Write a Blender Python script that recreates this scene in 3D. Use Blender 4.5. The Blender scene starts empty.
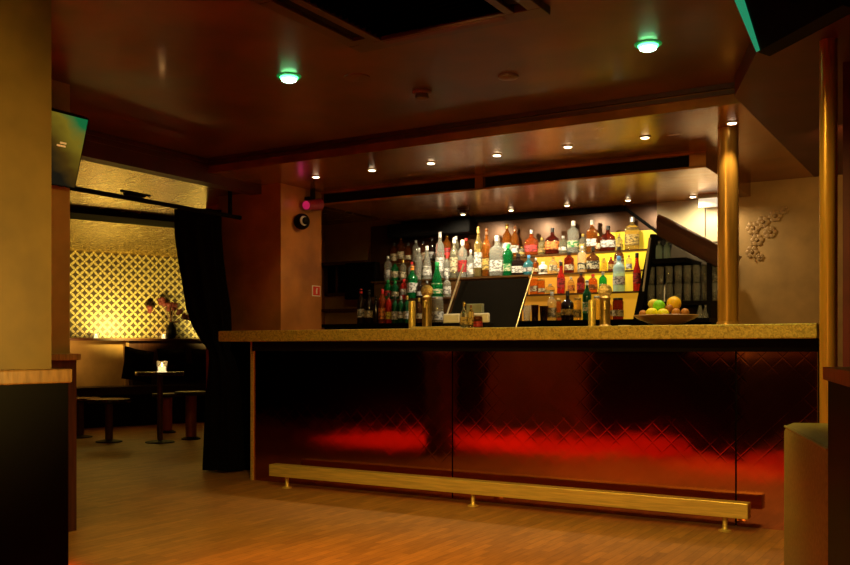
import bpy, bmesh, math, random
from mathutils import Vector, Matrix
random.seed(7)
PI = math.pi
S = bpy.context.scene
COL = S.collection

# ------------------------------------------------------------------ camera
TH = math.radians(31.04); CH = 0.98; F = 930.0; CX, HY = 425.0, 349.0
cs, sn = math.cos(TH), math.sin(TH)
cd = bpy.data.cameras.new('camera'); cam = bpy.data.objects.new('camera', cd); COL.objects.link(cam)
cam.location = (0, 0, CH); cam.rotation_euler = (PI/2, 0, TH)
cd.sensor_width = 36; cd.lens = F/850*36; cd.shift_y = (HY-282.5)/850; cd.clip_start = .05
S.camera = cam

# ------------------------------------------------------------------ view / world
S.view_settings.view_transform = 'Standard'; S.view_settings.look = 'None'
S.view_settings.exposure = 0.2; S.view_settings.gamma = 1.0; S.view_settings.use_curve_mapping = False
w = bpy.data.worlds.new('world'); S.world = w; w.use_nodes = True
w.node_tree.nodes['Background'].inputs[0].default_value = (1.0, .45, .15, 1)
w.node_tree.nodes['Background'].inputs[1].default_value = .02

def lamp(name, kind, loc, energy, color, target=None, size=.05, spot=90, blend=.6, sx=None, sy=None):
    l = bpy.data.lights.new(name, kind); l.energy = energy; l.color = color
    if kind == 'AREA':
        l.shape = 'RECTANGLE'; l.size = sx; l.size_y = sy
    else:
        l.shadow_soft_size = size
    if kind == 'SPOT':
        l.spot_size = math.radians(spot); l.spot_blend = blend
    o = bpy.data.objects.new(name, l); COL.objects.link(o); o.location = loc
    if target is not None:
        o.rotation_euler = (Vector(target)-Vector(loc)).to_track_quat('-Z', 'Y').to_euler()
    return o

WARM = (1.0, .72, .38); AMB = (1.0, .58, .15)
# unseen fill lamps added about the room, then the floor spots
lamp('fill_light', 'SPOT', (-1.25, 1.75, 2.36), 190, AMB, (-2.5, 4.4, 0), .08, 78, .9)
lamp('post_fill', 'SPOT', (-1.35, 3.1, 2.3), 62, (1.0, .70, .14), (-.58, 4.1, 1.3), .05, 60, 1)  # added to lift the dim post on the right
lamp('fill_light', 'SPOT', (-3.2, 2.0, 2.36), 90, (1.0, .56, .10), (-3.1, 3.7, 0), .08, 66, 1)
lamp('fill_light', 'SPOT', (-1.9, 3.0, 2.36), 85, (1.0, .62, .15), (-1.9, 4.9, .6), .08, 105, .9)
lamp('fill_light', 'SPOT', (-4.2, 3.9, 2.36), 9, (1.0, .66, .10), (-4.2, 4.5, 0), .08, 90, .9)
lamp('rear_fill', 'POINT', (-.9, -1.6, 1.35), 30, (1.0, .46, .12), None, .12)  # unseen point light, added to warm the ceiling
lamp('wall_fill', 'SPOT', (-.95, 1.7, 1.0), 48, (1.0, .60, .12), (-2.05, 1.15, 1.2), .1, 72, 1)  # added low spot that brightens the near left wall
lamp('alcove_fill', 'SPOT', (-.75, 5.9, 2.25), 24, (1.0, .62, .20), (-1.0, 7.6, 1.2), .06, 120, 1)  # added to brighten the tan alcove wall
lamp('pillar_light', 'SPOT', (-3.9, 5.9, 2.25), 11, (1.0, .58, .17), (-4.8, 6.0, 1.3), .06, 110, 1)
lamp('passage_fill', 'SPOT', (-2.7, 2.7, 2.1), 18, (1.0, .54, .10), (-4.24, 3.2, 1.5), .05, 50, 1)  # added wash on the stub wall
lamp('pier_fill', 'SPOT', (-4.5, 1.3, 2.2), 26, (1.0, .62, .16), (-4.6, .36, 1.1), .05, 80, 1)  # added so the pier shows in the bar front reflection
lamp('floor_spot', 'SPOT', (-3.5, 1.75, 2.36), 560, (1.0, .03, .012), (-3.5, 1.6, 0), .05, 60, .35)
lamp('floor_spot', 'SPOT', (-5.4, 1.7, 2.2), 420, (1.0, .03, .012), (-5.3, 1.8, 0), .05, 66, .6)
lamp('floor_spot', 'SPOT', (-1.5, 2.4, 2.36), 330, (1.0, .03, .012), (-1.5, 2.4, 0), .05, 52, .7)
lamp('floor_spot', 'SPOT', (-2.8, 2.6, 2.36), 115, (1.0, .24, .02), (-2.2, 3.2, 0), .05, 60, 1)  # added orange wash over the near floor

# ------------------------------------------------------------------ helpers
def P(px, py=None, Y=None, X=None, z=None, d=None):
    """pixel ray met with a real plane (Y, X, z) or camera depth d"""
    r = (px-CX)/F; kx = r*cs-sn; ky = r*sn+cs
    u = None if py is None else (HY-py)/F
    if d is None:
        if Y is not None: d = Y/ky
        elif X is not None: d = X/kx
        else: d = (z-CH)/u
    return Vector((d*kx, d*ky, z if (z is not None) else (CH+(u*d if u is not None else 0))))
def depth(v): return -v.x*sn+v.y*cs

def nodes(name):
    m = bpy.data.materials.new(name); m.use_nodes = True
    nt = m.node_tree; return m, nt, nt.nodes['Principled BSDF']
def mat(name, col, rough=.5, metal=0, bump=0, scale=20, var=.25, col2=None, trans=0, emit=None, estr=0, coat=0, ior=1.45, stretch=None, rvar=0, spec=None):
    m, nt, b = nodes(name)
    N, L = nt.nodes, nt.links
    b.inputs['Roughness'].default_value = rough; b.inputs['Metallic'].default_value = metal
    b.inputs['Transmission Weight'].default_value = trans; b.inputs['IOR'].default_value = ior
    b.inputs['Coat Weight'].default_value = coat; b.inputs['Coat Roughness'].default_value = .08
    if spec is not None: b.inputs['Specular IOR Level'].default_value = spec
    tc = N.new('ShaderNodeTexCoord'); mp = N.new('ShaderNodeMapping')
    if stretch: mp.inputs['Scale'].default_value = stretch
    L.new(tc.outputs['Object'], mp.inputs[0])
    nz = N.new('ShaderNodeTexNoise'); nz.inputs['Scale'].default_value = scale; nz.inputs['Detail'].default_value = 4
    L.new(mp.outputs[0], nz.inputs['Vector'])
    rp = N.new('ShaderNodeValToRGB')
    c2 = col2 or tuple(c*(1-var) for c in col)
    rp.color_ramp.elements[0].color = (*c2, 1); rp.color_ramp.elements[0].position = .35
    rp.color_ramp.elements[1].color = (*col, 1); rp.color_ramp.elements[1].position = .65
    L.new(nz.outputs[0], rp.inputs[0]); L.new(rp.outputs[0], b.inputs['Base Color'])
    if rvar:
        mr = N.new('ShaderNodeMapRange'); mr.inputs[3].default_value = rough-rvar; mr.inputs[4].default_value = rough+rvar
        L.new(nz.outputs[0], mr.inputs[0]); L.new(mr.outputs[0], b.inputs['Roughness'])
    if bump:
        bp = N.new('ShaderNodeBump'); bp.inputs['Strength'].default_value = bump; bp.inputs['Distance'].default_value = .01
        L.new(nz.outputs[0], bp.inputs['Height']); L.new(bp.outputs[0], b.inputs['Normal'])
    if emit:
        b.inputs['Emission Color'].default_value = (*emit, 1); b.inputs['Emission Strength'].default_value = estr
    return m

def box(bm, x0, x1, y0, y1, z0, z1, bev=0, M=None):
    v = [bm.verts.new(p) for p in ((x0,y0,z0),(x1,y0,z0),(x1,y1,z0),(x0,y1,z0),(x0,y0,z1),(x1,y0,z1),(x1,y1,z1),(x0,y1,z1))]
    fs = [bm.faces.new([v[i] for i in f]) for f in ((3,2,1,0),(4,5,6,7),(0,1,5,4),(1,2,6,5),(2,3,7,6),(3,0,4,7))]
    if M is not None:
        for q in v: q.co = M @ q.co
    if bev:
        es = list({e for f in fs for e in f.edges})
        bmesh.ops.bevel(bm, geom=es, offset=bev, segments=2, affect='EDGES', profile=.5)
def prism(bm, pts, z0, z1):
    a = [bm.verts.new((x, y, z0)) for x, y in pts]; b = [bm.verts.new((x, y, z1)) for x, y in pts]
    n = len(pts); bm.faces.new(a[::-1]); bm.faces.new(b)
    for i in range(n): bm.faces.new((a[i], a[(i+1) % n], b[(i+1) % n], b[i]))
def lathe(bm, prof, n=20, c=(0,0,0), sq=2.0, fy=1.0, close=True, M=None):
    """profile [(r,z)] turned; sq>2 gives a squarish section"""
    rings = []
    for r, z in prof:
        ring = []
        for i in range(n):
            a = 2*PI*i/n
            k = (abs(math.cos(a))**sq+abs(math.sin(a))**sq)**(-1/sq)
            p = Vector((c[0]+r*k*math.cos(a), c[1]+r*k*math.sin(a)*fy, c[2]+z))
            if M is not None: p = M @ p
            ring.append(bm.verts.new(p))
        rings.append(ring)
    for a, b in zip(rings, rings[1:]):
        for i in range(n): bm.faces.new((a[i], a[(i+1) % n], b[(i+1) % n], b[i]))
    if close:
        bm.faces.new(rings[0][::-1]); bm.faces.new(rings[-1])
def tube(bm, p, q, r, n=12, r2=None):
    p, q = Vector(p), Vector(q); d = q-p
    M = Matrix.Translation(p) @ d.to_track_quat('Z', 'Y').to_matrix().to_4x4()
    lathe(bm, [(r, 0), (r2 or r, d.length)], n, M=M)
def obj(name, bm, m, parent=None, smooth=False, loc=None):
    if isinstance(bm, bpy.types.Mesh): me = bm
    else:
        bmesh.ops.recalc_face_normals(bm, faces=bm.faces)
        me = bpy.data.meshes.new(name); bm.to_mesh(me); bm.free()
        me.materials.append(m)
        if smooth:
            for f in me.polygons: f.use_smooth = True
            try: me.set_sharp_from_angle(angle=math.radians(35))
            except Exception: pass
    o = bpy.data.objects.new(name, me); COL.objects.link(o)
    if parent: o.parent = parent
    if loc is not None: o.location = loc
    return o
def B(*a, **k):
    bm = bmesh.new(); box(bm, *a, **k); return bm
def struct(name, bm, m, parent=None):
    o = obj(name, bm, m, parent)
    if not parent: o['kind'] = 'structure'
    return o
def tag(o, label, cat, group=None):
    o['label'] = label; o['category'] = cat
    if group: o['group'] = group
    return o
def thing(name, label, cat, loc=(0,0,0), rz=0, group=None):
    o = bpy.data.objects.new(name, None); COL.objects.link(o); o.location = loc; o.rotation_euler = (0,0,rz)
    o.empty_display_size = .05
    return tag(o, label, cat, group)

# ------------------------------------------------------------------ materials
M = {}
M['ceil'] = mat('lacquered_ceiling', (.15,.050,.009), .42, bump=.06, scale=3.5, var=.45, coat=.12, rvar=.08)
M['soffit'] = mat('bronze_soffit', (.46,.18,.022), .24, metal=.5, bump=.10, scale=5, var=.4, rvar=.07, stretch=(1,3,1))
M['redsoffit'] = mat('dark_red_soffit', (.10,.014,.008), .5, bump=.05, scale=4, var=.3)
M['trim'] = mat('dark_trim', (.07,.02,.012), .4, var=.3)
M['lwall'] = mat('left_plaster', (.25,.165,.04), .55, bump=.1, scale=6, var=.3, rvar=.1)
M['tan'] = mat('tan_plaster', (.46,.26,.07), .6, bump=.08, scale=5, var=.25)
M['pillar'] = mat('copper_plaster', (.46,.18,.035), .5, bump=.08, scale=4, var=.35)
M['maroon'] = mat('maroon_paint', (.12,.012,.012), .5, bump=.04, scale=8)
M['black'] = mat('black_lacquer', (.003,.0025,.0025), .5, scale=10, spec=.08)
M['blackm'] = mat('matt_black', (.005,.0045,.0045), .8, scale=12, spec=.2)
M['capwood'] = mat('ledge_wood', (.40,.22,.07), .4, bump=.08, scale=14, var=.4, stretch=(1,6,1))
M['dado'] = mat('red_brown_wood', (.10,.03,.013), .45, bump=.06, scale=10, var=.4, stretch=(6,6,.5))
M['post'] = mat('golden_wood', (.62,.32,.045), .28, metal=.4, bump=.05, scale=8, var=.3, stretch=(4,4,.4))
M['brass'] = mat('brushed_brass', (.90,.68,.16), .38, metal=.55, bump=.05, scale=30, var=.25, stretch=(.2,4,4))
M['brassd'] = mat('aged_brass', (.48,.33,.10), .4, metal=1, bump=.05, scale=30, var=.3)
M['steel'] = mat('steel', (.55,.53,.5), .3, metal=1, scale=20)
M['glassclear'] = mat('clear_glass', (.92,.96,.94), .05, trans=.82, scale=5, var=.03)
M['leather'] = mat('olive_leather', (.40,.33,.09), .42, bump=.15, scale=60, var=.25)
M['velvet'] = mat('black_velvet', (.003,.0025,.003), .95, bump=.3, scale=40, spec=.1)
M['darkleather'] = mat('dark_leather', (.02,.012,.012), .45, bump=.1, scale=40)
M['white'] = mat('white_plastic', (.8,.78,.72), .4, scale=8, var=.05)
M['cream'] = mat('lit_cream_plaster', (.74,.60,.36), .5, bump=.06, scale=4, var=.15)
M['mirrorwood'] = mat('alcove_lacquer', (.11,.045,.014), .3, metal=.3, bump=.05, scale=3, var=.4)

def floor_mat():
    m, nt, b = nodes('plank_floor'); N, L = nt.nodes, nt.links
    tc = N.new('ShaderNodeTexCoord'); mp = N.new('ShaderNodeMapping'); mp.inputs['Rotation'].default_value = (0, 0, PI/2)
    br = N.new('ShaderNodeTexBrick'); br.inputs['Scale'].default_value = 1
    br.inputs['Brick Width'].default_value = .26; br.inputs['Row Height'].default_value = .05; br.inputs['Mortar Size'].default_value = .0015
    br.inputs['Color1'].default_value = (.44,.20,.038,1); br.inputs['Color2'].default_value = (.30,.135,.028,1); br.inputs['Mortar'].default_value = (.20,.085,.02,1)
    L.new(tc.outputs['Object'], mp.inputs[0]); L.new(mp.outputs[0], br.inputs[0])
    nz = N.new('ShaderNodeTexNoise'); nz.inputs['Scale'].default_value = 9; nz.inputs['Detail'].default_value = 6
    mp2 = N.new('ShaderNodeMapping'); mp2.inputs['Scale'].default_value = (6, .8, 1)
    L.new(tc.outputs['Object'], mp2.inputs[0]); L.new(mp2.outputs[0], nz.inputs[0])
    mx = N.new('ShaderNodeMix'); mx.data_type = 'RGBA'; mx.blend_type = 'MULTIPLY'; mx.inputs[0].default_value = .6
    L.new(br.outputs[0], mx.inputs[6]); L.new(nz.outputs[0], mx.inputs[7])
    hs = N.new('ShaderNodeHueSaturation'); hs.inputs['Value'].default_value = 1.4; L.new(mx.outputs[2], hs.inputs['Color'])
    L.new(hs.outputs[0], b.inputs['Base Color'])
    b.inputs['Roughness'].default_value = .5
    bp = N.new('ShaderNodeBump'); bp.inputs['Strength'].default_value = .25; bp.inputs['Distance'].default_value = .003
    L.new(br.outputs['Fac'], bp.inputs['Height']); bp.invert = True; L.new(bp.outputs[0], b.inputs['Normal'])
    return m
M['floor'] = floor_mat()

def quilt_mat():
    """polished tin-like panels embossed with a diamond grid"""
    m, nt, b = nodes('embossed_bar_front'); N, L = nt.nodes, nt.links
    tc = N.new('ShaderNodeTexCoord'); sp = N.new('ShaderNodeSeparateXYZ'); L.new(tc.outputs['Object'], sp.inputs[0])
    def mth(op, a, c=None, v=None):
        n = N.new('ShaderNodeMath'); n.operation = op
        if hasattr(a, 'is_linked') or hasattr(a, 'links'): L.new(a, n.inputs[0])
        else: n.inputs[0].default_value = a
        if c is not None:
            if isinstance(c, (int, float)): n.inputs[1].default_value = c
            else: L.new(c, n.inputs[1])
        return n.outputs[0]
    pitch = .11
    u = mth('MULTIPLY', mth('ADD', sp.outputs[0], sp.outputs[2]), 1/pitch)
    v = mth('MULTIPLY', mth('SUBTRACT', sp.outputs[0], sp.outputs[2]), 1/pitch)
    def ridge(a):
        t = mth('PINGPONG', a, .5)           # 0 on the crease
        return mth('MINIMUM', mth('MULTIPLY', t, 14), 1.0)
    h = mth('MINIMUM', ridge(u), ridge(v))
    nz = N.new('ShaderNodeTexNoise'); nz.inputs['Scale'].default_value = 3.2; nz.inputs['Detail'].default_value = 2
    L.new(tc.outputs['Object'], nz.inputs[0])
    hh = mth('ADD', mth('MULTIPLY', h, .00007), mth('MULTIPLY', nz.outputs[0], .0022))
    bp = N.new('ShaderNodeBump'); bp.inputs['Strength'].default_value = 1; bp.inputs['Distance'].default_value = 1
    L.new(hh, bp.inputs['Height']); L.new(bp.outputs[0], b.inputs['Normal'])
    nz2 = N.new('ShaderNodeTexNoise'); nz2.inputs['Scale'].default_value = 7; L.new(tc.outputs['Object'], nz2.inputs[0])
    rp = N.new('ShaderNodeValToRGB'); rp.color_ramp.elements[0].color = (.42,.155,.08,1); rp.color_ramp.elements[1].color = (.52,.19,.095,1)
    L.new(nz2.outputs[0], rp.inputs[0]); L.new(rp.outputs[0], b.inputs['Base Color'])
    b.inputs['Metallic'].default_value = 1; b.inputs['Roughness'].default_value = .075
    return m
M['quilt'] = quilt_mat()

def stone_mat():
    m, nt, b = nodes('gold_flecked_counter'); N, L = nt.nodes, nt.links
    tc = N.new('ShaderNodeTexCoord'); nz = N.new('ShaderNodeTexNoise'); nz.inputs['Scale'].default_value = 60; nz.inputs['Detail'].default_value = 8
    nz.inputs['Distortion'].default_value = 1.2
    L.new(tc.outputs['Object'], nz.inputs[0]); rp = N.new('ShaderNodeValToRGB')
    e = rp.color_ramp.elements; e[0].position = .30; e[0].color = (.28,.20,.03,1); e[1].position = .60; e[1].color = (.66,.50,.09,1)
    L.new(nz.outputs[0], rp.inputs[0]); L.new(rp.outputs[0], b.inputs['Base Color'])
    b.inputs['Metallic'].default_value = .3; b.inputs['Roughness'].default_value = .35
    bp = N.new('ShaderNodeBump'); bp.inputs['Strength'].default_value = .12; bp.inputs['Distance'].default_value = .01
    L.new(nz.outputs[0], bp.inputs['Height']); L.new(bp.outputs[0], b.inputs['Normal'])
    return m
M['stone'] = stone_mat()

def lattice_mat():
    """gold wall panel printed with dark four-point stars"""
    m, nt, b = nodes('star_lattice_panel'); N, L = nt.nodes, nt.links
    tc = N.new('ShaderNodeTexCoord'); sp = N.new('ShaderNodeSeparateXYZ'); L.new(tc.outputs['Object'], sp.inputs[0])
    def mth(op, a, c=None):
        n = N.new('ShaderNodeMath'); n.operation = op; L.new(a, n.inputs[0])
        if c is not None:
            if isinstance(c, (int, float)): n.inputs[1].default_value = c
            else: L.new(c, n.inputs[1])
        return n.outputs[0]
    p = .118
    y = mth('MULTIPLY', sp.outputs[0], 1/p); z = mth('MULTIPLY', sp.outputs[2], 1/p)
    def star(oy, oz, s):
        a = mth('PINGPONG', mth('ADD', y, oy), .5); c = mth('PINGPONG', mth('ADD', z, oz), .5)
        q = mth('ADD', mth('POWER', a, .62), mth('POWER', c, .62))
        return mth('LESS_THAN', q, s)
    st = mth('MAXIMUM', star(0, 0, .68), star(.5, .5, .68))
    # ring lines round every star
    def ring(oy, oz):
        a = mth('PINGPONG', mth('ADD', y, oy), .5); c = mth('PINGPONG', mth('ADD', z, oz), .5)
        q = mth('SQRT', mth('ADD', mth('MULTIPLY', a, a), mth('MULTIPLY', c, c)))
        return mth('LESS_THAN', mth('ABSOLUTE', mth('SUBTRACT', q, .40)), .028)
    st = mth('MAXIMUM', st, mth('MAXIMUM', ring(0, 0), ring(.5, .5)))
    mx = N.new('ShaderNodeMix'); mx.data_type = 'RGBA'
    mx.inputs[6].default_value = (1,.86,.40,1); mx.inputs[7].default_value = (.03,.016,.004,1)
    L.new(st, mx.inputs[0]); L.new(mx.outputs[2], b.inputs['Base Color'])
    b.inputs['Roughness'].default_value = .45; b.inputs['Metallic'].default_value = .15
    return m
M['lattice'] = lattice_mat()
_g = {}
def glow(col, s):
    k = (col, s)
    if k not in _g: _g[k] = mat('glow', col, .4, emit=col, estr=s, var=.0)
    return _g[k]

# ------------------------------------------------------------------ setting
struct('floor', B(-14, 3, -4.2, 13, -.1, 0), M['floor'])
struct('ceiling', B(-5.0, 2, -4.2, 5.15, 2.41, 2.6), M['ceil'])
M['lceil'] = mat('gold_lacquer_ceiling', (.50,.30,.035), .26, metal=.75, bump=.12, scale=4, var=.3, stretch=(1,5,1), rvar=.05)
struct('ceiling_lounge', B(-14, -5.12, -4.2, 13, 2.25, 2.6), M['lceil'])
bm = bmesh.new(); box(bm, -5.12, -5.0, -4.2, 5.75, 2.23, 2.6); box(bm, -5.0, -4.985, -4.2, 5.14, 2.375, 2.395); box(bm, -5.0, -4.99, -4.2, 5.14, 2.335, 2.36)
struct('trim_1', bm, M['redsoffit'])
# lounge: dark channel in its ceiling
bm = bmesh.new(); 
a, b_ = P(60, 209, z=2.22), P(236, 226, z=2.22)
dv = (b_-a).normalized(); nv = Vector((-dv.y, dv.x, 0))
a2 = a-dv*1.0
prism(bm, [(a2.x, a2.y), (b_.x, b_.y), ((b_+nv*.42).x, (b_+nv*.42).y), ((a2+nv*.42).x, (a2+nv*.42).y)], 2.20, 2.26)
struct('trim_2', bm, M['blackm'])
struct('ceiling_bar', B(-5.0, -1.12, 5.15, 7.8, 2.30, 2.6), M['soffit'])
bm = bmesh.new(); box(bm, -5.0, -1.12, 5.125, 5.15, 2.385, 2.41); box(bm, -5.0, -1.12, 5.135, 5.15, 2.355, 2.375)
struct('trim_3', bm, M['trim'])
bm = bmesh.new(); prism(bm, [(-1.12, 5.0), (-.86, 4.28), (-.50, 3.3), (2, 3.3), (2, 7.8), (-1.12, 7.8)], 2.30, 2.405)
struct('ceiling_right', bm, M['redsoffit'])
# lowered box over the back bar, with black slots in its face
bm = bmesh.new(); box(bm, -4.80, -1.59, 6.30, 7.65, 2.19, 2.30)
box(bm, -4.80, -1.59, 6.27, 6.30, 2.285, 2.30); box(bm, -4.80, -1.59, 6.27, 6.30, 2.19, 2.205)
box(bm, -3.33, -3.26, 6.27, 6.30, 2.20, 2.29); box(bm, -1.70, -1.59, 6.27, 6.30, 2.20, 2.29)
struct('ceiling_canopy', bm, M['soffit'])
for x0, x1 in ((-4.78, -3.34), (-3.25, -1.71)):
    g = obj('air_slot', B(x0, x1, 6.285, 6.2995, 2.207, 2.283), M['blackm'])
    tag(g, 'black air slot in the canopy face, ' + ('left one over the dark end of the bar' if x0 < -4 else 'right one over the brightly lit bottles'), 'vent', 'air slots in the canopy')
struct('wall_back', B(-5.95, 2, 7.65, 7.8, 0, 2.6), M['tan'])
# stair return wall, right of the bottles; colour lightened for its light pool
struct('wall_stair', B(-2.33, P(733, Y=7.6).x, 7.60, 7.65, 1.1, 2.19), M['cream'])
struct('wall_alcove', B(-5.2, -2.33, 7.60, 7.65, 1.1, 2.19), M['mirrorwood'])
# pillar at the left end of the bar
struct('wall_pillar', B(-5.47, -4.80, 5.75, 6.28, 0, 2.30), M['pillar'])
struct('wall_pillar_dado', B(-5.50, -4.79, 5.72, 5.75, 0, 1.08), M['black'])
struct('wall_bar_left', B(-5.95, -5.80, 6.28, 7.65, 0, 2.6), M['pillar'])
struct('wall_bar_return', B(-5.95, -5.47, 6.1, 6.28, 0, 2.6), M['pillar'])
# near left wall: block with dado and ledge
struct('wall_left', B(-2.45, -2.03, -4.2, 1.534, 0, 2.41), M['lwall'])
struct('wall_left_dado', B(-2.03, -1.985, -4.2, 1.55, 0, .895), M['black'])
struct('trim_4', B(-2.06, -1.975, -4.2, 1.555, .895, .93, bev=.004), M['capwood'])
struct('wall_left_dado_end', B(-2.45, -2.03, 1.534, 1.55, 0, .895), M['black'])
# second stub wall further on
struct('wall_passage', B(-4.36, -4.24, 3.10, 3.32, 0, 2.41), M['tan'])
struct('wall_passage_dado', B(-4.38, -4.205, 3.09, 3.335, 0, .92), M['dado'])
struct('trim_5', B(-4.40, -4.18, 3.08, 3.345, .92, .955, bev=.004), M['capwood'])
# right side
struct('wall_right_return', B(-.56, 2, 4.66, 4.8, 0, 2.30), M['maroon'])
rw = [P(845, Y=2.95, z=0), P(845, Y=2.95, z=0)]
# skewed right wall with dado: line through (828,367) heading for x=721
p1 = P(828, z=.93, py=367); dirw = Vector((.318*cs-sn, .318*sn+cs, 0)).normalized()
p1 = P(828, d=2.6); p1.z = 0
nr = Vector((dirw.y, -dirw.x, 0))
def skew(bm, off, t0, t1, th, z0, z1):
    q = [p1+dirw*t1+nr*off, p1+dirw*t0+nr*off, p1+dirw*t0+nr*(off+th), p1+dirw*t1+nr*(off+th)]
    prism(bm, [(v.x, v.y) for v in q], z0, z1)
bm = bmesh.new(); skew(bm, .0, -1.6, 0, .5, 0, .895); struct('wall_right_dado', bm, M['black'])
bm = bmesh.new(); skew(bm, -.012, -1.6, .012, .5, .895, .93); struct('trim_6', bm, M['capwood'])
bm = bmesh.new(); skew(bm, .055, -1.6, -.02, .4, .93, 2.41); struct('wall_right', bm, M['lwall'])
struct('wall_right_far', B(1.2, 1.35, -4.2, 4.7, 0, 2.6), M['pillar'])
struct('wall_party', B(-12, -2.45, .15, .3, 0, 2.6), M['black'])  # black stands in for the light falling off back here
struct('wall_party_pier', B(-5.25, -3.95, .3, .36, 0, 2.25), mat('olive_plaster', (.18,.17,.05), .6, scale=5))
struct('wall_behind', B(-14, 2, -4.2, -4.05, 0, 2.6), M['pillar'])
# lounge walls (skewed)
L1 = P(70, d=12.05); L2 = P(180, d=12.98); L1.z = L2.z = 0
lu = (L2-L1).normalized(); ln = Vector((lu.y, -lu.x, 0))      # ln faces the room
def LP(t, n, z): v = L1+lu*t+ln*n; return Vector((v.x, v.y, z))
def lquad(bm, t0, t1, n0, n1, z0, z1):
    q = [LP(t0, n0, 0), LP(t1, n0, 0), LP(t1, n1, 0), LP(t0, n1, 0)]
    prism(bm, [(v.x, v.y) for v in q], z0, z1)
LM = Matrix.Translation(L1) @ Matrix.Rotation(math.atan2(lu.y, lu.x), 4, 'Z')   # local x along wall, local -y into the room
bm = bmesh.new(); lquad(bm, -5, 4, -.2, 0, 0, 2.25); struct('wall_lounge', bm, M['tan'])
struct('wall_lounge_end', B(-14, -5.47, 12.0, 12.2, 0, 2.25), M['pillar'])
o = struct('wall_lounge_panel', B(-5, 4, -.03, 0, 1.13, 2.249), M['lattice']); o.matrix_world = LM
bm = bmesh.new(); lquad(bm, -5, .62, .03, .2, 1.09, 1.12); lquad(bm, .62, 4, .03, .2, 1.09, 1.12); struct('trim_7', bm, M['dado'])
bm = bmesh.new(); lquad(bm, .74, 4, .0, .06, 0, 1.09); struct('wall_lounge_lower', bm, M['dado'])
bm = bmesh.new(); lquad(bm, .70, .74, .0, .10, 0, 1.12); struct('trim_8', bm, M['capwood'])
# lounge light: unseen spots before the ledge as its uplight, plus low fill
for t in (-.6, .7, 2.2):
    v = LP(t, .8, 1.25)
    lamp('panel_fill', 'SPOT', v, 120, (1.0, .72, .16), LP(t, 0, 1.65), .04, 110, .8)
lamp('lounge_fill', 'AREA', LP(.6, .5, 1.2), 4, (1.0, .66, .14), LP(.6, 1.8, 2.3), sx=2.5, sy=.08)
lamp('lounge_fill', 'SPOT', LP(-.1, .5, 1.06), 9, (1.0, .6, .18), LP(.05, 0, .85), .05, 150, 1)

# ------------------------------------------------------------------ bar counter
bar = thing('bar_counter', 'long bar with a gold flecked top and a glossy diamond embossed front', 'bar counter', (-2.8, 5.3, 0))
def bobj(name, bm, m, smooth=False):
    o = obj(name, bm, m, bar, smooth); o.location = (2.8, -5.3, 0); return o
XL = P(253, Y=5.3).x
bobj('worktop', B(-4.90, -.74, 5.15, 5.92, 1.035, 1.114, bev=.006), M['stone'])
for x0, x1 in ((XL, -2.985), (-2.975, -1.185), (-1.175, -.76)):
    bobj('front_panel', B(x0, x1, 5.30, 5.32, .0, 1.0), M['quilt'])
bobj('body', B(XL, -.76, 5.325, 5.80, 0, 1.035), M['blackm'])
bobj('top_rail', B(XL, -.76, 5.285, 5.325, .965, 1.035), M['blackm'])
bobj('corner_strip', B(XL-.012, XL+.008, 5.285, 5.305, 0, 1.035), M['brass'])
rail = thing('foot_rail', 'square brass foot rail on short posts along the bar front', 'foot rail', (-2.7, 5.12, 0))
o = obj('rail_bar', B(-4.35, -1.07, 5.08, 5.16, .080, .163, bev=.004), M['brass'], rail); o.location = (2.7, -5.12, 0)
for px in (287, 473, 725):
    x = P(px, Y=5.12).x
    bm = bmesh.new(); lathe(bm, [(.034, 0), (.034, .006), (.018, .012), (.013, .02), (.013, .09)], 16, (x+2.7, 0, 0))
    obj('post', bm, M['brass'], rail, True)

# round columns
def column(p, r, z0, z1, m, label):
    t = thing('column', label, 'column', (p.x, p.y, z0))
    bm = bmesh.new(); lathe(bm, [(r, 0), (r, z1-z0)], 32); obj('shaft', bm, m, t, True)
    bm = bmesh.new(); lathe(bm, [(r*1.12, 0), (r*1.12, .02), (r*1.03, .03)], 32); obj('foot_ring', bm, m, t, True)
    return t
column(P(728, Y=5.72), .06, 1.114, 2.30, M['post'], 'round golden brown column rising from the counter beside the fruit bowl')
column(P(828.5, d=3.98), .036, 0, 2.30, M['post'], 'slim round gilded column standing on the floor at the right end of the bar')

# ------------------------------------------------------------------ ceiling fittings
ords = ['leftmost', 'second from left', 'third from left', 'third from right', 'second from right', 'rightmost']
def downlight(p, r, glowm, label, group, name='downlight', ringm=None):
    t = thing(name, label, 'ceiling light', p, 0, group)
    bm = bmesh.new(); lathe(bm, [(r*1.35, 0), (r*1.3, -.006), (r, -.008), (r, 0)], 24); obj('bezel_or_halo', bm, ringm or M['brassd'], t, True)
    bm = bmesh.new(); lathe(bm, [(r, -.004), (r*.9, -.010), (r*.4, -.013)] if name == 'downlight' else [(r, -.004), (r*.97, -.012), (r*.8, -.018), (r*.5, -.022)], 24); obj('lens', bm, glowm, t, True)
    if name != 'downlight':
        bm = bmesh.new(); lathe(bm, [(r*.86, -.018), (r*.8, -.026), (r*.5, -.032), (r*.2, -.034)], 24); obj('bulb', bm, glow((.62,1.0,.72), 6), t, True)
    return t
warmglow = glow((1.0,.85,.55), 9)
for i, (px, py) in enumerate(((316,176), (372,169), (431,162), (497,154), (568,146), (645,136))):
    p = P(px, Y=5.66, z=2.30)
    downlight(p, .026, warmglow, 'small round downlight in the bronze soffit over the counter, %s of the row of seven' % ['first','second','third','fourth','fifth','sixth'][i] if False else
              'small round downlight over the counter, ' + ['first', 'second', 'third', 'fourth', 'fifth', 'sixth'][i] + ' from the left of its row', 'downlights over the counter')
    lamp('downlight_beam', 'SPOT', (p.x, p.y, 2.27), 9+i*1.6, WARM, (p.x, p.y, 0), .02, 85, .5)
p = P(732, Y=5.56, z=2.30)
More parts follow.
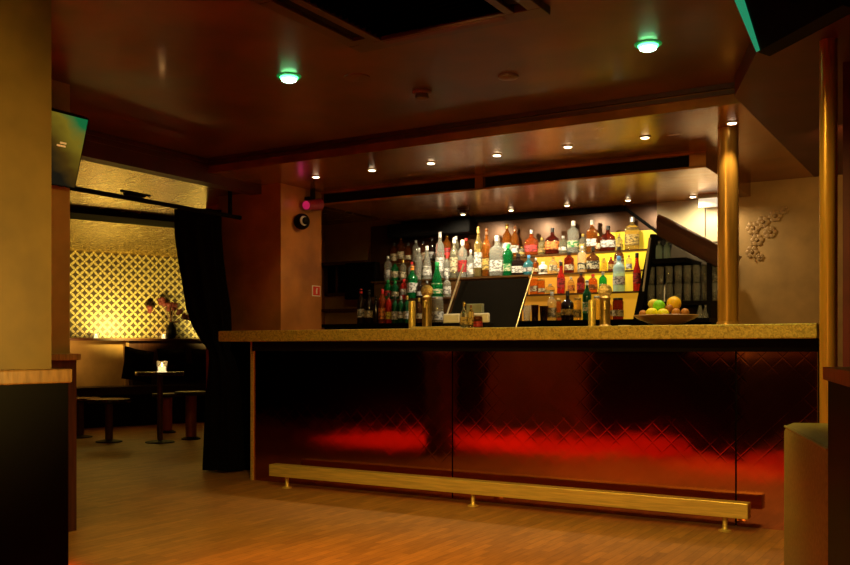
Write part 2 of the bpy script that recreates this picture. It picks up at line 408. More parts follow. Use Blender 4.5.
downlight(p, .026, warmglow, 'small round downlight just in front of the golden column, last of its row', 'downlights over the counter')
lamp('downlight_beam', 'SPOT', (p.x, p.y, 2.27), 16, WARM, (p.x, p.y, 0), .02, 85, .5)
for i, (px, w_) in enumerate(((463, 32), (511, 32), (567, 26), (628, 20))):
    p = P(px, Y=7.30, z=2.19)
    downlight(p, .020, warmglow, 'tiny bright downlight above the bottle shelves, ' + ['first', 'second', 'third', 'fourth'][i] + ' from the left', 'downlights above the bottles')
    lamp('shelf_beam', 'SPOT', (p.x, p.y-.25, 2.16), w_, (1.0,.82,.52), (p.x, 7.40, 1.5), .02, 130, .7)
p = P(693, Y=7.40, z=2.19)
downlight(p, .024, warmglow, 'tiny bright downlight beside the white emergency light box', 'downlights above the bottles')
lamp('shelf_beam', 'SPOT', (p.x+.05, p.y-.1, 2.10), 13, (1.0,.84,.55), (p.x+.12, 7.65, 1.7), .02, 140, .8)
lamp('shelf_beam', 'SPOT', P(410, Y=7.0, z=2.15), 5, WARM, P(405, Y=7.4, z=1.4), .02, 110, .8)
green = glow((.05,1.0,.22), 9)
greenhalo = mat('green_halo_ring', (.02,.10,.03), .4, emit=(.01,.35,.07), estr=.35)  # halo round the green spots, painted as a weakly glowing ring
for i, (px, py) in enumerate(((289,76), (648,44))):
    p = P(px, py, z=2.41)
    downlight(p, .048, green, ('green glowing ceiling spotlight on the left, nearer the lounge' if i == 0 else 'green glowing ceiling spotlight on the right, nearer the black screen'), 'green spotlights', 'ceiling_spotlight', greenhalo)
    lamp('green_beam', 'SPOT', (p.x, p.y, 2.37), 9, (.3,1.0,.35), (p.x, p.y, 0), .05, 150, 1)
    pass

# smoke detectors
def detector(px, py, z, r, label, m, Y=None):
    p = P(px, py, z=z) if Y is None else P(px, Y=Y, z=z)
    t = thing('smoke_detector', label, 'smoke detector', p)
    bm = bmesh.new(); lathe(bm, [(r, 0), (r, -.012), (r*.92, -.018)], 28); obj('base', bm, m, t, True)
    bm = bmesh.new(); lathe(bm, [(r*.62, -.018), (r*.7, -.032), (r*.66, -.044), (r*.3, -.05)], 28); obj('sensor_cap', bm, m, t, True)
M['detect'] = mat('aged_white_plastic', (.16,.07,.04), .35, scale=9)
detector(422, 91, 2.41, .055, 'round smoke detector with a raised cap on the dark ceiling, below the air conditioner', M['detect'])
p = P(508, 76, z=2.41)
o = obj('ceiling_disc', None or (lambda bm: (lathe(bm, [(.055, 0), (.053, -.01), (.03, -.016)], 28), bm)[1])(bmesh.new()), M['detect'], None, True, p)
tag(o, 'flat round disc on the ceiling between the smoke detector and the right green spotlight', 'ceiling disc')
p = P(357, 77, z=2.41)
o = obj('ceiling_rose', (lambda bm: (lathe(bm, [(.07, 0), (.068, -.006), (.05, -.008)], 28), bm)[1])(bmesh.new()), M['ceil'], None, True, p)
tag(o, 'faint round cover plate on the ceiling right of the left green spotlight', 'cover plate')
detector(463, 205, 2.19, .05, 'dark round detector under the canopy above the till', M['trim'], Y=7.0)

# air conditioner cassette
A = P(374, 35, z=2.38); Bp = P(511, 19, z=2.38)
ax = (Bp-A); ang = math.atan2(ax.y, ax.x); wdt = ax.length
ac = thing('air_conditioner', 'large square ceiling air conditioner with a black grille', 'air conditioner', (A.x+ax.x/2, A.y+ax.y/2-.5*wdt, 2.41))
hw = wdt/2
bm = bmesh.new()
for (x0, x1, y0, y1) in ((-hw-.18, hw+.16, hw, hw+.10), (-hw-.18, hw+.16, -hw-.12, -hw), (-hw-.18, -hw-.11, -hw, hw), (-hw-.045, -hw, -hw, hw), (hw, hw+.04, -hw, hw), (hw+.10, hw+.16, -hw, hw)):
    box(bm, x0, x1, y0, y1, -.035, 0, bev=.003)
box(bm, -hw-.12, -hw-.04, hw-.06, hw+.01, -.035, 0)
obj('frame', bm, M['trim'], ac)
bm = bmesh.new(); box(bm, -hw, hw, -hw, hw, -.012, 0)
for k in range(14):
    y = -hw+.03+k*(2*hw-.06)/13; box(bm, -hw, hw, y-.004, y+.004, -.026, -.012)
obj('grille', bm, mat('deep_black_grille', (.0012,.001,.001), .9, scale=12, spec=0), ac)
for x0, x1 in ((-hw-.11, -hw-.045), (hw+.04, hw+.10)):
    obj('louvre', B(x0, x1, -hw, hw-.06, -.02, 0), M['blackm'], ac)
bm = bmesh.new(); box(bm, -hw, hw-.02, hw+.012, hw+.05, -.037, -.034); obj('front_louvre', bm, M['maroon'], ac)

# ------------------------------------------------------------------ hung panel and screen
def screen(A, B_, C, D, th, label, face, nm='hung_panel'):
    """A..D the corners of the face, th thickness behind it"""
    n = (B_-A).cross(D-A).normalized()
    t = thing(nm, label, 'screen', C)
    bm = bmesh.new()
    f = [bm.verts.new(v-C) for v in (A, B_, C, D)]; k = [bm.verts.new(v-C-n*th) for v in (A, B_, C, D)]
    bm.faces.new(f); bm.faces.new(k[::-1])
    for i in range(4): bm.faces.new((f[i], k[i], k[(i+1) % 4], f[(i+1) % 4]))
    obj('casing', bm, M['black'], t)
    bm = bmesh.new(); c = (A+B_+C+D)/4
    def ins(v): return c+(v-c)*.965
    f = [bm.verts.new(ins(v)-C+n*.004) for v in (A, B_, C, D)]; k = [bm.verts.new(ins(v)-C+n*.0005) for v in (A, B_, C, D)]
    bm.faces.new(f); bm.faces.new(k[::-1])
    for i in range(4): bm.faces.new((f[i], k[i], k[(i+1) % 4], f[(i+1) % 4]))
    obj('display', bm, face, t)
    return t, n
def reflection_mat():  # coloured reflection on the glossy panel, painted as emission
    m, nt, b = nodes('painted_reflection'); N, L = nt.nodes, nt.links
    tc = N.new('ShaderNodeTexCoord'); sp = N.new('ShaderNodeSeparateXYZ'); L.new(tc.outputs['Generated'], sp.inputs[0])
    nz = N.new('ShaderNodeTexNoise'); nz.inputs['Scale'].default_value = 3; L.new(tc.outputs['Generated'], nz.inputs[0])
    ad = N.new('ShaderNodeMath'); ad.operation = 'MULTIPLY_ADD'; ad.inputs[1].default_value = .25
    a1 = N.new('ShaderNodeMath'); a1.operation = 'MULTIPLY_ADD'; a1.inputs[1].default_value = .60; a1.inputs[2].default_value = -.40; L.new(sp.outputs[2], a1.inputs[0])
    a2 = N.new('ShaderNodeMath'); a2.operation = 'MULTIPLY_ADD'; a2.inputs[1].default_value = .55; L.new(sp.outputs[1], a2.inputs[0]); L.new(a1.outputs[0], a2.inputs[2])
    L.new(nz.outputs[0], ad.inputs[0]); L.new(a2.outputs[0], ad.inputs[2])
    rp = N.new('ShaderNodeValToRGB'); e = rp.color_ramp.elements
    e[0].position = .22; e[0].color = (.010,.009,.005,1); e[1].position = 1.0; e[1].color = (.0,.13,.05,1)
    for ps, c in ((.36, (.07,.035,.004)), (.60, (.20,.14,.01)), (.74, (.01,.15,.04))):
        q = e.new(ps); q.color = (*c, 1)
    L.new(ad.outputs[0], rp.inputs[0])
    L.new(rp.outputs[0], b.inputs['Emission Color']); b.inputs['Emission Strength'].default_value = .75
    b.inputs['Base Color'].default_value = (.005,.005,.005,1); b.inputs['Roughness'].default_value = .5; b.inputs['Specular IOR Level'].default_value = .0
    return m
refl = reflection_mat()
# left: tilted, top leaning out from the stub wall
tr = P(89, 119, X=-4.03); br = P(75, 189, X=-4.19)
L0 = Vector((0, -.45, 0))
panelL, nL = screen(br, tr, tr+L0, br+L0, .05, 'tilted glossy panel with green and yellow reflections painted on, left stub wall', refl)
if nL.x < 0: print('panel normal flipped', nL)
bm = bmesh.new(); oo = panelL.location
r_ = (P(62.5, 142, d=1.0)-Vector((0,0,CH))); o_ = Vector((0,0,CH)); c = o_+r_*((tr-o_).dot(nL)/r_.dot(nL))+nL*.006
for dy, dz, l, a in ((0, .018, .05, .35), (.0, -.004, .035, .35), (-.012, -.02, .05, .35)):
    box(bm, -.003, .003, dy-l/2, dy+l/2, dz-.004, dz+.004)
e = obj('emblem_glint', bm, glow((.8,.45,.12), .5), panelL); e.location = c-Vector(oo);  # gold reflection of the emblem, painted as a faint glow
bm = bmesh.new(); box(bm, -.16, .0, -.18, -.06, .02, .10); bk = obj('bracket', bm, M['blackm'], panelL); bk.location = (tr+br)/2-Vector(oo)-Vector((.02,0,.05))
# right: seen from behind, hangs from the ceiling
A = P(757, 52, d=3.48); B2 = P(843, 5, d=3.03); D2 = P(735, 0, d=3.73); C2 = D2+(B2-A)
greenstrip = mat('green_edge_light', (.01,.02,.015), .2, emit=(.02,.35,.16), estr=.6)  # green light on the casing edge, painted as a dim glow
n2 = (B2-A).cross(D2-A).normalized()
def slab(A, B_, C, D, n, th, name, m, par=None):
    bm = bmesh.new(); f = [bm.verts.new(v) for v in (A, B_, C, D)]; k = [bm.verts.new(v+n*th) for v in (A, B_, C, D)]
    bm.faces.new(f); bm.faces.new(k[::-1])
    for i in range(4): bm.faces.new((f[i], k[i], k[(i+1) % 4], f[(i+1) % 4]))
    return obj(name, bm, m, par)
if n2.dot(A-Vector((0,0,CH))) < 0: n2 = -n2      # away from the camera side
t = thing('ceiling_screen', 'black ceiling-hung screen seen from behind, green light painted along its left edge', 'screen', A)
for q in (slab(A, B2, C2, D2, n2, .05, 'casing', M['black']), ):
    q.parent = t; q.location = -A
ed = (D2-A).cross(n2).normalized()
if ed.dot(B2-A) > 0: ed = -ed
uu = (B2-A).normalized()
q = slab(A-n2*.004, A+uu*.02-n2*.004, D2+uu*.055-n2*.004, D2-n2*.004, n2, .003, 'painted_edge_light', greenstrip, t); q.location = -A
q = slab(A+n2*.052, B2+n2*.052, C2+n2*.052, D2+n2*.052, n2, .004, 'display', M['black'], t); q.location = -A
top = (D2+C2)/2
bm = bmesh.new(); tube(bm, top-Vector((0,0,.1)), Vector((top.x, top.y, 2.45)), .02); q = obj('hanger', bm, M['blackm'], t); q.location = -A

# ------------------------------------------------------------------ curtain and rail
t = thing('curtain_rail', 'dark curtain rail under the beam at the lounge opening', 'curtain rail', (-5.2, 4.7, 2.05))
bm = bmesh.new(); tube(bm, (0, -1.3, 0), (0, 1.02, 0), .017); obj('pole', bm, M['blackm'], t, True)
for y in (-1.1, .9):
    bm = bmesh.new(); box(bm, -.012, .012, y-.012, y+.012, .015, .20); obj('bracket', bm, M['blackm'], t)
bm = bmesh.new(); box(bm, -.03, .03, -.16, .0, .018, .04, bev=.008); box(bm, -.012, .012, -.2, .06, .036, .05); obj('rolled_cord', bm, M['blackm'], t)
bm = bmesh.new()
rings = []
zs = [2.09, 2.03, 1.9, 1.7, 1.5, 1.3, 1.15, 1.05, .97, .9, .8, .6, .3, .02]
hw_ = [.16, .16, .16, .155, .15, .15, .13, .10, .07, .085, .10, .12, .13, .14]
off = [0, 0, .0, .02, .05, .08, .11, .14, .17, .19, .20, .20, .20, .20]
base = P(198, Y=5.42)
for z, h_, of in zip(zs, hw_, off):
    ring = []
    for i in range(48):
        a = 2*PI*i/48; k = 1+.16*math.sin(a*9+z*.6)+.05*math.sin(a*5)
        lx, ly = h_*k*math.cos(a), .10*k*math.sin(a)*(h_/.2*.6+.4)
        ring.append(bm.verts.new((base.x+(lx+of)*cs-ly*sn*.3, base.y+(lx+of)*sn*1.0+ly, z)))
    rings.append(ring)
for a, b2 in zip(rings, rings[1:]):
    for i in range(48): bm.faces.new((a[i], a[(i+1) % 48], b2[(i+1) % 48], b2[i]))
bm.faces.new(rings[0]); bm.faces.new(rings[-1][::-1])
o = obj('curtain', bm, M['velvet'], None, True); tag(o, 'heavy black curtain gathered and tied at the lounge opening', 'curtain')

# ------------------------------------------------------------------ things on the pillar
FX = -4.80
p = P(297, 222, X=FX)
t = thing('wall_speaker', 'round black speaker ball mounted on the pillar below a magenta lamp', 'speaker', (FX+.05, p.y, p.z))
bm = bmesh.new(); bmesh.ops.create_uvsphere(bm, u_segments=24, v_segments=16, radius=.066); obj('shell', bm, M['black'], t, True)
bm = bmesh.new(); lathe(bm, [(.040, 0), (.038, .006), (.01, .003)], 24, M=Matrix.Translation((.045,-.03,0)) @ Matrix.Rotation(PI/2, 4, 'Y') @ Matrix.Rotation(.3, 4, 'X')); obj('cone', bm, M['steel'], t, True)
bm = bmesh.new(); tube(bm, (-.05, 0, .01), (.0, 0, .01), .018); obj('bracket', bm, M['blackm'], t)
p = P(306, 206, X=FX)
t = thing('magenta_lamp', 'small magenta-lit stage lamp on top of the pillar, above the black speaker', 'stage lamp', (FX+.07, p.y, p.z))
bm = bmesh.new(); tube(bm, (0, -.08, -.01), (0, .09, .02), .04, 20, .05); obj('housing', bm, mat('magenta_housing', (.30,.02,.05), .4, scale=20), t, True)
bm = bmesh.new(); tube(bm, (0, -.092, -.012), (0, -.081, -.01), .034, 20); obj('lens', bm, glow((.9,.05,.3), .12), t, True)
bm = bmesh.new(); box(bm, -.015, .015, -.015, .015, .03, 2.30-p.z); box(bm, -.07, .0, -.02, .02, .05, .07); obj('yoke', bm, M['blackm'], t)
lamp('magenta_beam', 'POINT', (FX+.07, p.y-.16, p.z), .03, (1.0,.05,.3), None, .02)
# red sign
p = P(316, 291, X=FX)
t = thing('fire_sign', 'small red sign with a white border near the pillar edge', 'sign', (FX, p.y, p.z))
obj('plate', B(0, .004, -.055, .055, -.045, .045), M['white'], t)
obj('red_field', B(.004, .006, -.045, .045, -.037, .037), mat('sign_red', (.75,.03,.015), .4, var=.05), t)
bm = bmesh.new(); box(bm, .006, .007, -.008, .010, -.024, .014); box(bm, .006, .007, -.004, .018, .014, .024); obj('symbol', bm, M['white'], t)

# niche on the back wall left of the bottles
t = thing('serving_hatch', 'dark framed opening in the wall left of the bottles', 'hatch', P(338, Y=7.64, z=1.45))
cx = t.location.x
wz0 = CH+(HY-296)/F*9.45; wz1 = CH+(HY-262)/F*9.45
bm = bmesh.new(); h0, h1 = wz0-1.45, wz1-1.45
for (a_, b_, c_, d_) in ((-.15,-.12,h0,h1), (.12,.15,h0,h1), (-.15,.15,h0,h0+.03), (-.15,.15,h1-.03,h1), (-.01,.01,h0,h1)): box(bm, a_, b_, -.03, 0, c_, d_)
obj('frame', bm, M['dado'], t); obj('opening', B(-.12, .12, -.012, -.001, h0+.03, h1-.03), M['black'], t)
bm = bmesh.new(); box(bm, -5.95, -5.2, 7.50, 7.648, 1.82, 1.85); o = obj('wall_shelf', bm, M['dado']); tag(o, 'narrow wooden wall shelf above the dark hatch', 'shelf')
bm = bmesh.new(); box(bm, -5.95, -5.25, 7.58, 7.648, 1.36, 1.385); o = obj('wall_ledge', bm, M['dado']); tag(o, 'thin wooden ledge below the dark hatch', 'ledge')
p = P(361, Y=7.35)
t = thing('wall_monitor', 'black boxy monitor hanging at the dark left end of the shelves', 'monitor', (p.x, 7.35, 1.65))
obj('casing', B(-.17, .19, -.04, .05, -.19, .16, bev=.01), M['black'], t)
obj('screen_face', B(-.15, .17, -.043, -.04, -.17, .14), M['black'], t)
bm = bmesh.new(); box(bm, -.03, .03, .05, .25, -.03, .03); obj('arm', bm, M['blackm'], t)
p = P(368, 224, Y=7.3)
o = obj('air_duct', B(-4.9, -4.0, 7.42, 7.598, 2.04, 2.17, bev=.02), M['blackm']); tag(o, 'long black duct under the canopy above the leftmost bottles', 'duct')

# ------------------------------------------------------------------ back bar and stepped bottle display
o = thing('back_bar_cabinet', 'long black cabinet behind the counter carrying the bottle display', 'cabinet', (-3.3, 7.3, 0))
q = obj('body', B(-5.3, P(731, Y=7.6).x, 6.98, 7.60, 0, 1.18), M['blackm'], o); q.location = (3.3, -7.3, 0)
q = obj('top', B(-5.3, P(731, Y=7.6).x, 6.93, 7.60, 1.18, 1.21), M['black'], o); q.location = (3.3, -7.3, 0)
TY = {1: 7.50, 2: 7.36, 3: 7.23, 4: 7.07}; TZ = {1: 1.80, 2: 1.62, 3: 1.44, 4: 1.21}
ds = thing('bottle_display', 'stepped bottle display with glowing yellow panels on the right', 'shelves', (-3.6, 7.3, 1.21))
def dobj(name, bm, m):
    q = obj(name, bm, m, ds); q.location = (3.6, -7.3, -1.21); return q
X0, X1, X2, X3 = -5.0, -3.36, -2.85, -2.34
yel = mat('yellow_backlit_panel', (.8,.6,.02), .4, emit=(.80,.52,.03), estr=.42, var=.25, scale=2)
org = mat('orange_backlit_panel', (.6,.28,.03), .4, emit=(.60,.24,.015), estr=.26, var=.25, scale=2)
amb = mat('amber_backlit_panel', (.8,.4,.03), .4, emit=(.78,.38,.015), estr=.42, var=.2, scale=2)
M['shelf'] = mat('shelf_bronze', (.11,.05,.015), .25, metal=.3, scale=6)
for k in (1, 2, 3):
    yb = TY[k]+.07
    dobj('shelf', B(X0, X3, TY[k]-.058, yb, TZ[k]-.015, TZ[k]), M['shelf'])
    z0 = (TZ[k+1])
    f = TY[k]-.05
    dobj('riser', B(X0, X1, f, f+.01, z0, TZ[k]-.015), M['shelf'])
    dobj('backlit_panel', B(X1, X2, f, f+.01, z0, TZ[k]-.015), org)
    dobj('backlit_panel', B(X2, X3, f, f+.01, z0, TZ[k]-.015), yel if k < 3 else amb)
dobj('backlit_panel', B(X2+.1, X3+.02, 7.585, 7.598, 1.80, 1.97), yel)

# ------------------------------------------------------------------ bottles
SH = {
 'wine':   ([(.80,0),(1,.015),(1,.60),(.92,.67),(.60,.73),(.36,.79),(.32,.84),(.32,.93),(.37,.94),(.37,.97),(.30,.975)], .87, 2, 1),
 'round':  ([(.85,0),(1,.015),(1,.62),(.93,.70),(.62,.765),(.38,.81),(.34,.84),(.34,.90),(.30,.905)], .86, 2, 1),
 'tall':   ([(.85,0),(1,.015),(1,.66),(.88,.73),(.5,.79),(.38,.83),(.34,.90),(.34,.93),(.3,.935)], .88, 2, 1),
 'square': ([(.85,0),(1,.02),(1,.62),(.94,.68),(.5,.74),(.33,.77),(.31,.86),(.30,.88)], .85, 5, .8),
 'squat':  ([(.7,0),(.95,.03),(1,.2),(1,.5),(.9,.60),(.5,.68),(.27,.73),(.25,.86),(.25,.88)], .84, 3, .65),
 'slim':   ([(.9,0),(1,.01),(1,.50),(.80,.60),(.5,.70),(.42,.78),(.40,.92),(.40,.93)], .88, 2, 1),
 'jar':    ([(.9,0),(1,.02),(1,.80),(.92,.88),(.8,.90),(.8,.91)], .90, 2, 1),
 'cone':   ([(1,0),(1,.02),(.92,.35),(.62,.62),(.36,.76),(.30,.88),(.30,.9)], .87, 2, 1),
}
GL = {'clear': ((.88,.90,.80),.86), 'amber': ((.40,.10,.012),.85), 'green': ((.01,.42,.10),.85), 'dgreen': ((.005,.06,.02),.2), 'dark': ((.012,.007,.006),.1),
      'red': ((.62,.03,.02),.6), 'whisky': ((.62,.19,.02),.85), 'gold': ((.88,.66,.22),.9), 'blue': ((.10,.45,.55),.8), 'dred': ((.20,.022,.01),.8),
      'pale': ((.88,.85,.60),.9), 'orange': ((.70,.13,.02),.8), 'white': ((.82,.80,.74),.0), 'brown': ((.14,.045,.012),.7), 'aqua': ((.62,.92,.95),.6)}
LB = {'cream': (.78,.66,.42), 'white': (.82,.80,.76), 'red': (.60,.03,.03), 'gold': (.62,.42,.10), 'black': (.015,.015,.015), 'orange': (.85,.25,.03), 'blue': (.08,.25,.55), 'yellow': (.85,.65,.05), 'silver': (.6,.6,.6), 'green': (.02,.25,.07), 'brown': (.2,.08,.03)}
GM = {}
def gmat(n):
    if n not in GM: GM[n] = mat(n+'_bottle_glass', GL[n][0], .06, trans=GL[n][1], scale=6, var=.08)
    return GM[n]
LMt = {}
def labmat(n):
    """printed paper: bands and lines of tiny print"""
    if n in LMt: return LMt[n]
    m, nt, b = nodes(n+'_paper_label'); N, L = nt.nodes, nt.links
    tc = N.new('ShaderNodeTexCoord'); mp = N.new('ShaderNodeMapping'); mp.inputs['Scale'].default_value = (45, 45, 75)
    L.new(tc.outputs['Object'], mp.inputs[0]); nz = N.new('ShaderNodeTexNoise'); nz.inputs['Scale'].default_value = 1; nz.inputs['Detail'].default_value = 2
    L.new(mp.outputs[0], nz.inputs[0]); rp = N.new('ShaderNodeValToRGB'); c = tuple(x*.72 for x in LB[n])
    d = tuple(x*.25 for x in c) if sum(c) > .3 else (.5,.45,.3)
    rp.color_ramp.elements[0].position = .44; rp.color_ramp.elements[0].color = (*d, 1)
    rp.color_ramp.elements[1].position = .53; rp.color_ramp.elements[1].color = (*c, 1)
    L.new(nz.outputs[0], rp.inputs[0]); L.new(rp.outputs[0], b.inputs['Base Color']); b.inputs['Roughness'].default_value = .5
    LMt[n] = m; return m
CM = {}
def capmat(n):
    if n not in CM: CM[n] = mat(n+'_cap', LB[n], .3, metal=.7 if n in ('gold', 'silver') else 0, scale=20, var=.1)
    return CM[n]
def interp(prof, z):
    for (r0, z0), (r1, z1) in zip(prof, prof[1:]):
        if z0 <= z <= z1: return r0+(r1-r0)*(z-z0)/max(z1-z0, 1e-6)
    return prof[-1][0]
ROWN = {1: 'bottles on the top shelf', 2: 'bottles on the second shelf', 3: 'bottles on the third shelf', 4: 'bottles on the back bar top'}
def bottle(x, y, z, h, r, shape, glass, lab, cap, label, group, name='bottle', lz=(.14, .48), cat='bottle'):
    t = thing(name, label, cat, (x, y, z), random.uniform(-.1, .1) if shape in ('square', 'squat') else random.uniform(0, 6), group)
    if shape in ('square', 'squat'): t.rotation_euler = (0, 0, TH*.5+random.uniform(-.15, .15))
    prof, capz, sq, fy = SH[shape]
    P2 = [(a*r, b*h) for a, b in prof]
    n = 20
    bm = bmesh.new(); lathe(bm, P2, n, sq=sq, fy=fy); obj('glass_body', bm, gmat(glass), t, True)
    if lab:
        a, b2 = (lz[0]+random.uniform(-.03,.06))*h, (lz[1]+random.uniform(-.12,.04))*h
        bm = bmesh.new(); r1, r2 = interp(P2, a)*1.012+.0006, interp(P2, b2)*1.012+.0006
        lathe(bm, [(r1, a), (r2, b2)], n, sq=sq, fy=fy, close=False); obj('label', bm, labmat(lab), t, True)
    if cap:
        rc = interp(P2, capz*h)*1.12
        bm = bmesh.new(); lathe(bm, [(rc, capz*h), (rc, h*.985), (rc*.85, h)], 14); obj('cap', bm, capmat(cap), t, True)
    return t
